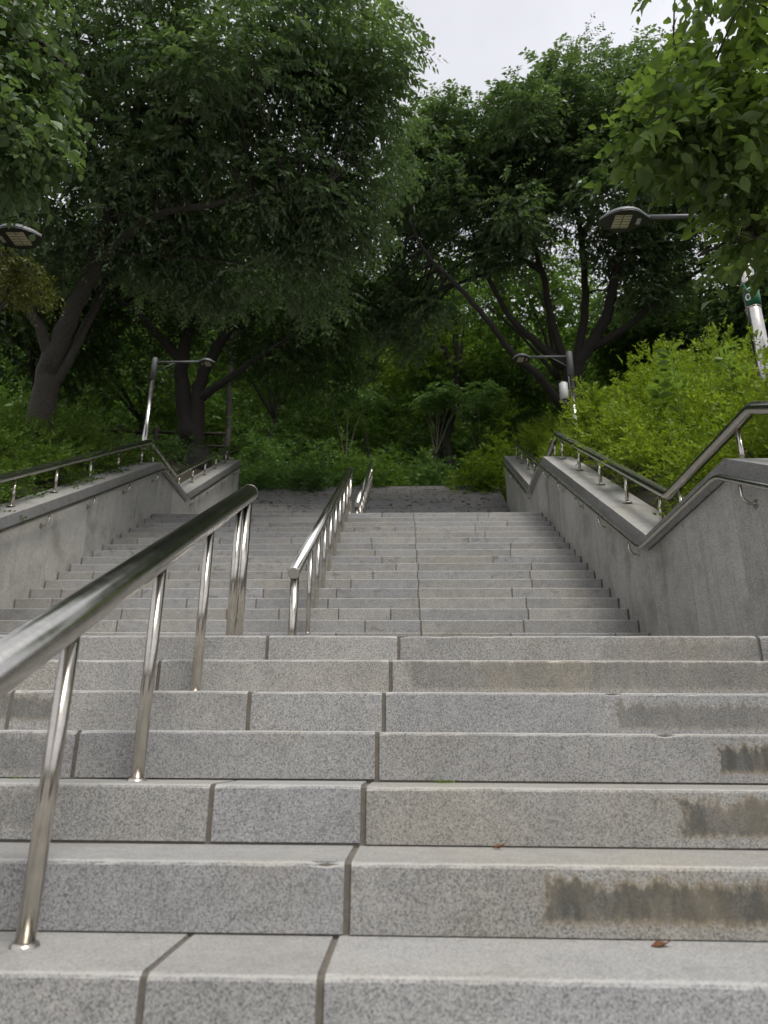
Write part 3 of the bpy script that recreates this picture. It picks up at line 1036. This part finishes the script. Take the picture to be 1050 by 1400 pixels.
def k4(p):
    x, y = px(p)
    if y < 250:
        if x < 985 and y > 205:
            return False
        return x > np.interp(y, [-100, 0, 90, 150, 190, 235, 250], [925, 915, 920, 880, 868, 890, 990])
    return x > np.interp(y, [250, 275, 285, 300, 310, 340, 420, 440], [990, 1015, 1020, 1020, 1010, 990, 1000, 1010]) and y < 345


c4 = ell(at(990, 90, 4.6), (1.0, .9, .95), 46, .6, k4) + ell(at(1000, 300, 4.7), (.5, .6, .75), 22, .6, k4) + ell(at(915, 180, 4.4), (.35, .4, .22), 16, .6, k4) + ell(at(990, 210, 4.6), (.5, .6, .3), 20, .6, k4)
tree('broadleaf_tree', 'broad-leaved light green tree leaning over the wall, hiding a lamp arm', l4, c4, .2, 8, 6, .26, .095, .54, 'lf_bright', 'bark', droop=.35, branch_r=.009, detail=True, flat=.7)

# --- round-leaved tree at the far left edge
b5 = np.array([-5.9, 4.6, 0.0]); b5[2] = gz(b5[0], b5[1])
l5 = [([b5, b5 + [.1, 0, 1.2], b5 + [.5, .1, 2.5], at(-60, 100, 5.6), at(-20, -40, 5.6)], .14, .05),
      ([b5 + [.4, .1, 2.2], at(-50, 200, 5.6), at(20, 190, 5.5), at(80, 215, 5.4)], .05, .012),
      ([b5 + [.5, .1, 2.5], at(-20, 60, 5.6), at(40, 50, 5.5), at(90, 90, 5.4)], .05, .012)]


def k5(p):
    x, y = px(p)
    return x < np.interp(y, [-50, 60, 130, 200, 260, 300], [95, 55, 80, 85, 20, -60]) and y < 240


c5 = ell(at(-10, 40, 5.6), (.7, .6, .5), 40, .6, k5) + ell(at(30, 120, 5.5), (.4, .5, .3), 20, .6, k5) + ell(at(20, 215, 5.4), (.45, .5, .22), 22, .6, k5) + ell(at(-60, 160, 5.8), (.4, .5, 1.0), 24, .6, k5)
tree('round_leaved_tree', 'tree with pale rounded leaves reaching in above the lamp head over yellowing sprays', l5, c5, .2, 12, 6, .26, .075, .72, 'lf_round', 'bark', droop=.6, branch_r=.008, detail=True, flat=.6)

b6 = np.array([-5.3, 6.7, 0.0]); b6[2] = gz(b6[0], b6[1])
l6 = [([b6, b6 + [.05, 0, .9], at(-10, 440, 7.3), at(15, 390, 7.2), at(30, 350, 7.1)], .05, .012)]
c6 = ell(at(15, 372, 7.2), (.36, .35, .2), 22, .6) + ell(at(45, 385, 7.2), (.16, .25, .14), 8, .6)
tree('yellowing_sapling', 'thin sapling with yellowing drooping sprays under the dark lamp head', l6, c6, .14, 12, 7, .2, .05, .4, 'lf_olive', 'bark', droop=.7, branch_r=.006, cat='sapling')

# --- trees filling the slope behind, each one standing on its own
far_spots = [  # px x, px y of crown middle, depth, radii, clusters, leaf
    (60, 430, 19, (3.2, 2.5, 2.2), 80, 'lf_dark'), (-60, 350, 16, (2.5, 2.2, 2.6), 70, 'lf_dark'), (180, 500, 23, (3.0, 2.5, 1.6), 60, 'lf_far'),
    (380, 470, 25, (3.0, 2.6, 2.0), 50, 'lf_far'), (500, 470, 27, (2.6, 2.6, 2.4), 50, 'lf_far'), (610, 500, 25, (2.4, 2.4, 1.6), 60, 'lf_lime'),
    (700, 530, 24, (2.0, 2.0, 1.4), 50, 'lf_far'), (860, 470, 22, (2.4, 2.4, 1.5), 60, 'lf_far'), (960, 440, 20, (2.6, 2.4, 1.6), 70, 'lf_dark'),
    (1060, 430, 15, (2.2, 2.2, 1.6), 60, 'lf_dark'), (740, 405, 22, (2.8, 2.2, 1.2), 34, 'lf_far'), (620, 395, 24, (2.2, 2.2, 1.6), 36, 'lf_far'), (560, 400, 32, (3, 3, 2.0), 40, 'lf_far'), (330, 350, 24, (4, 3, 2.4), 80, 'lf_dark')]
far_words = ['dark tree filling the shade behind the forked trunk', 'dark tree behind the round-leaved branches and the forked trunk', 'small tree seen behind the lamp post on the left bank',
             'green tree above the ferny shrubs at the head of the stairs', 'tall green tree straight above the central railing', 'lime green tree closing the top of the stairs',
             'green tree behind the low arm of the loudspeaker lamp', 'green tree glimpsed between the limbs above the hedge', 'dark tree behind the hedge crest',
             'dark tree behind the lamp post with the green plate', 'green tree filling the gaps between the black limbs', 'green tree behind the longest low limb of the black-barked tree', 'distant tree whose crown is pierced by bright sky gaps', 'dark canopy tree over the twin trunks']
for (x, y, D, r, n, lm), w in zip(far_spots, far_words):
    c = at(x, y, D)
    bx_, by_ = c[0] + random.uniform(-.5, .5), c[1] + random.uniform(-.4, .4)
    b = np.array([bx_, by_, gz(bx_, by_)])
    top = c + [0, 0, r[2] * .3]
    m1 = b * .5 + top * .5 + rng.normal(size=3) * .25
    lim = [([b, b * .75 + top * .25 + rng.normal(size=3) * .1, m1, top], .17, .05)]
    for q in range(4):
        e = c + unit(rng.normal(size=3)) * np.array(r) * .7
        lim.append(([m1, (m1 + e) / 2 + [0, 0, .2], e], .08, .025))
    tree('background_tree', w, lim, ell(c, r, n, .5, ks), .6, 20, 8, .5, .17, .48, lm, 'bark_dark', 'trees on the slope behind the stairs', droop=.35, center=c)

# --- a wood behind everything
cs = []
for i in range(1500):
    y = rng.uniform(25, 44); x = rng.uniform(-.75, .75) * y + 1
    zg = gz(x, y)
    P = np.array([x, y, zg + rng.uniform(.3, 10) * rng.random() ** .3])
    X_, Y_ = px(P)
    lim_ = np.interp(X_, [0, 300, 480, 560, 760, 900, 1100], [330, 390, 415, 445, 450, 430, 390])
    if Y_ > lim_:
        cs.append(P)
C = np.array(cs)
b, d, vb = sprays(C, 1.2 * rng.uniform(.7, 1.3, len(C)), 30, 7, .7, None, .3, .6)
o = leaf_mesh('distant_wood', b, d, .27, .5, M['lf_far'], None, .25, False, vb + .1)
tag(o, 'distant green wood closing the slope beyond the stairs', 'wood', kind='stuff')


# ------------------------------------------------------------------ shrubs
def shrub(name, label, base, r, n_cl, crho, n_twig, m_leaf, twig, lsize, lwid, lmat, group, up=.0, cat='shrub', stems=5, detail=False, droop=.0):
    base = np.array(base, float)
    root = thing(name, tuple(base), label, cat, group)
    cl_ = []
    for i in range(n_cl):
        d = unit(rng.normal(size=3)); d[2] = abs(d[2])
        cl_.append(base + [0, 0, r[2] * .12] + d * np.array(r) * rng.random() ** .5)
    sb = MB()
    for i in range(stems):
        e = cl_[rng.integers(len(cl_))]
        sb.tube([base + [rng.normal() * .05, rng.normal() * .05, -.12], base * .5 + e * .5 + rng.normal(size=3) * .06, e], [.016, .011, .005], 5)
    sb.build('stem', M['bark_dark'], root)
    C = np.array(cl_)
    b, d, vb = sprays(C, crho * rng.uniform(.7, 1.3, len(C)), n_twig, m_leaf, twig, base, droop, .8)
    leaf_mesh('foliage', b, d, lsize, lwid, M[lmat], root, (-.15 + droop) * .6, detail, vb + .15)
    return root


# the bright hedge on the right bank
HL = 'bright yellow-green small-leaved hedge shrub on the bank above the loudspeaker lamp wall'
hy = 5.0
i = 0
while hy < 16.8:
    for row in range(3 if hy < 12 else 2):
        dx = .80 + row * .72 + random.uniform(-.12, .12)
        y_ = hy + random.uniform(-.2, .2) + row * .25
        X_ = XR + flare(min(y_, 17)) + dx + .12
        if hy > 13.2 and row == 1:
            continue
        z_ = gz(X_, y_)
        hgt = (.95, 1.25, 1.35)[row] * random.uniform(.9, 1.12) * (1.0 if hy < 12.5 else .75)
        shrub('hedge_shrub', HL, (X_, y_, z_ - .05), (.5, .54, hgt), 30, .2, 13, 8, .22, .058 if hy < 10 else .066, .5, 'lf_hedge', 'bright hedge shrubs on the bank', droop=-.45)
        i += 1
    hy += .74
# tall weeds with big leaves standing out of it
for (x, y, D) in ((920, 505, 9.0), (995, 500, 8.2), (905, 545, 9.4)):
    t = at(x, y, D); zb = gz(t[0], t[1])
    root = thing('tall_weed', (t[0], t[1], zb), 'tall weed with large pointed bright leaves sticking up out of the hedge', 'weed', 'tall weeds in the hedge')
    top = t + [0, 0, .28]
    MB().tube([(t[0], t[1], zb - .1), tuple((t + [0.02, 0, -.2])), tuple(top)], [.012, .009, .004], 6).build('stem', M['moss'], root)
    n = 34
    tt = rng.uniform(0, 1, n)
    b = np.array([t[0], t[1], t[2] - .45]) + np.outer(tt, top - np.array([t[0], t[1], t[2] - .45]))
    a = rng.uniform(0, 2 * math.pi, n)
    d = np.stack([np.cos(a), np.sin(a), np.full(n, .25)], 1)
    leaf_mesh('foliage', b + d * .03, d, .19, .42, M['lf_bright'], root, .15, True, np.full(n, .35))

# darker hedge on the left bank
HLl = 'shaded green small-leaved hedge shrub on the bank below the forked tree'
hy = 6.2
while hy < 12.2:
    for row in range(3):
        dx = .62 + row * .7 + random.uniform(-.1, .1)
        y_ = hy + random.uniform(-.2, .2)
        X_ = XL - dx - .12
        z_ = gz(X_, y_)
        hgt = (.55, .8, .95)[row] * random.uniform(.9, 1.15) * (1 if hy < 9.5 else .7)
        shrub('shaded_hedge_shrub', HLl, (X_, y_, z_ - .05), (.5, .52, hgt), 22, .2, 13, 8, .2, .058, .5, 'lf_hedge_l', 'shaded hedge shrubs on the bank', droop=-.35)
    hy += .74
# low plants between the upper wall and the twin trunks
for k in range(12):
    y_ = 12.6 + k * .36; X_ = XL - .75 - random.uniform(0, 1.1)
    shrub('bank_plant', 'low dark green plant on the bank between the upper wall and the twin trunks', (X_, y_, gz(X_, y_) - .05), (.45, .45, .5), 10, .2, 12, 6, .2, .07, .5, 'lf_under', 'low plants by the upper wall')

# ferny understory at the head of the stairs
spots = [(345, 655, 19.6, .9, 'lf_under'), (385, 640, 20.5, 1.3, 'lf_under'), (425, 655, 19.4, .7, 'lf_under'), (440, 625, 21.5, 1.6, 'lf_under'), (480, 640, 20.6, 1.0, 'lf_far'), (350, 600, 22.5, 2.0, 'lf_under'),
         (520, 650, 20.0, .7, 'lf_far'), (545, 620, 22, 1.5, 'lf_far'), (590, 650, 20.6, 1.0, 'lf_under'), (400, 585, 24, 2.0, 'lf_under'), (500, 590, 24, 1.8, 'lf_far'), (560, 585, 24.5, 1.8, 'lf_under'), (690, 600, 21, 1.6, 'lf_lime'), (700, 560, 23, 2.0, 'lf_under')]
for (x, y, D, h, lm) in spots:
    t = at(x, y, D); z = gz(t[0], t[1])
    hh = max(h * .8, (t[2] - z) + h * .3)
    shrub('understory_shrub', 'shaded leafy shrub in the undergrowth at the head of the stairs', (t[0], t[1], z - .05), (h * .8, h * .7, hh), int(12 + 10 * h), .34, 12, 9, .5, .15, .34, lm, 'undergrowth shrubs at the head of the stairs', droop=.12)
for (x, y, D, h) in ((640, 640, 19.0, 1.0), (672, 638, 19.0, .95)):
    t = at(x, y, D); z = gz(t[0], t[1])
    shrub('lime_bush', 'lime green bush standing on the top step by the end of the right-hand wall', (t[0], t[1], z - .05), (h * .8, h * .6, h * 1.3), 18, .26, 13, 7, .3, .11, .5, 'lf_lime', 'lime bushes by the top step', droop=.1)
# slim understory trees with pale stems
for (x, D, top) in ((595, 22, 545), (640, 21.5, 550), (662, 22.5, 560), (610, 24, 520), (470, 23, 540)):
    b = at(x, 640, D); b[2] = gz(b[0], b[1])
    t = at(x + random.uniform(-15, 15), top, D)
    m1 = b * .55 + t * .45 + rng.normal(size=3) * .12
    lim = [([b, b * .75 + m1 * .25 + rng.normal(size=3) * .05, m1, t], .045, .015), ([m1, (m1 + t) / 2 + [.3, 0, .1], t + [.7, .1, 0]], .025, .01), ([m1, (m1 + t) / 2 + [-.3, 0, .1], t + [-.7, -.1, -.1]], .025, .01)]
    tree('understory_sapling', 'slim pale-stemmed sapling with flat tiers of leaves in the undergrowth', lim, ell(t, (1.0, .9, .35), 16, .6), .34, 14, 8, .36, .12, .42, 'lf_under', 'pale_bark', 'saplings in the undergrowth', droop=.2, branch_r=.012, cat='sapling', flat=.25)

# ------------------------------------------------------------------ wooden fence behind the left bank
fp = [at(110, 592, 19), at(215, 596, 19.5), at(312, 597, 20)]
root = thing('wooden_fence', tuple(np.array([fp[1][0], fp[1][1], gz(fp[1][0], fp[1][1])])), 'dark two-rail wooden fence behind the twin trunks', 'fence')
posts = []
for k in range(5):
    t = k / 4; p = fp[0] * (1 - t) + fp[2] * t
    zb = min(gz(p[0], p[1]), p[2] - .5)
    MB().tube([(p[0], p[1], zb - .1), (p[0], p[1], p[2] + .22)], .075, 8).build('post', M['wood'], root)
    posts.append(p)
for a, b in zip(posts[:-1], posts[1:]):
    for dz in (.08, -.32):
        MB().tube([a + [0, 0, dz], b + [0, 0, dz]], .045, 7).build('rail', M['wood'], root)

# ------------------------------------------------------------------ small things on the steps
def fallen_leaf(x, y, z, s, rz, label):
    v = [(0, 0, .003), (.35 * s, .22 * s, .012), (.75 * s, .16 * s, .008), (s, 0, .016), (.7 * s, -.17 * s, .014), (.3 * s, -.2 * s, .006), (.5 * s, 0, .002)]
    f = [(0, 1, 6), (1, 2, 6), (2, 3, 6), (3, 4, 6), (4, 5, 6), (5, 0, 6)]
    c, s_ = math.cos(rz), math.sin(rz)
    mb_ = MB().add([(a * c - b * s_, a * s_ + b * c, zz) for a, b, zz in v], f, True)
    o = mb_.build('fallen_leaf', M['dry_leaf'])
    o.location = (x, y, z)
    md = o.modifiers.new('thickness', 'SOLIDIFY'); md.thickness = .001
    tag(o, label, 'leaf')


def on_tread(xp, yp, k):
    v = CW + CR * (xp - 525) / FPX + CU * (700 - yp) / FPX
    t = (k * R1 - CAM[2]) / v[2]
    return CAM + v * t


p = on_tread(890, 1296, 0); fallen_leaf(p[0], p[1], .0, .055, .1, 'curled brown dry leaf lying against the widest dark water stain')
p = on_tread(676, 1164, 1); fallen_leaf(p[0], Y0 + 2 * T1_ - .04, R1, .04, -.2, 'small reddish dry leaf at the foot of an unstained riser')
fallen_leaf(1.62, Y0 + 5 * T1_ - .03, 4 * R1, .03, .3, 'tiny red dry leaf beneath the darkest patch at the foot of a riser')

rs_ = np.random.default_rng(3)
for (xp, k, w) in ((605, 2, .05), (20, 2, .04)):
    v = CW + CR * (xp - 525) / FPX + CU * (700 - 1068) / FPX
    y_ = Y0 + 3 * T1_ - .012
    X_ = CAM[0] + v[0] * (y_ / v[1])
    n = 40
    b = np.stack([X_ + rs_.normal(0, w * .4, n), np.full(n, y_) + rs_.uniform(-.012, .004, n), np.full(n, k * R1 - .002)], 1)
    d = np.stack([rs_.normal(0, .8, n), rs_.normal(-.4, .5, n), np.full(n, .6)], 1)
    o = leaf_mesh('moss_tuft', b, d, .014, .5, M['lf_lime'], None, .0, False, np.full(n, .3), rs_)
    tag(o, 'tiny tuft of green moss in the joint at the foot of a riser', 'moss', 'moss tufts in the step joints')
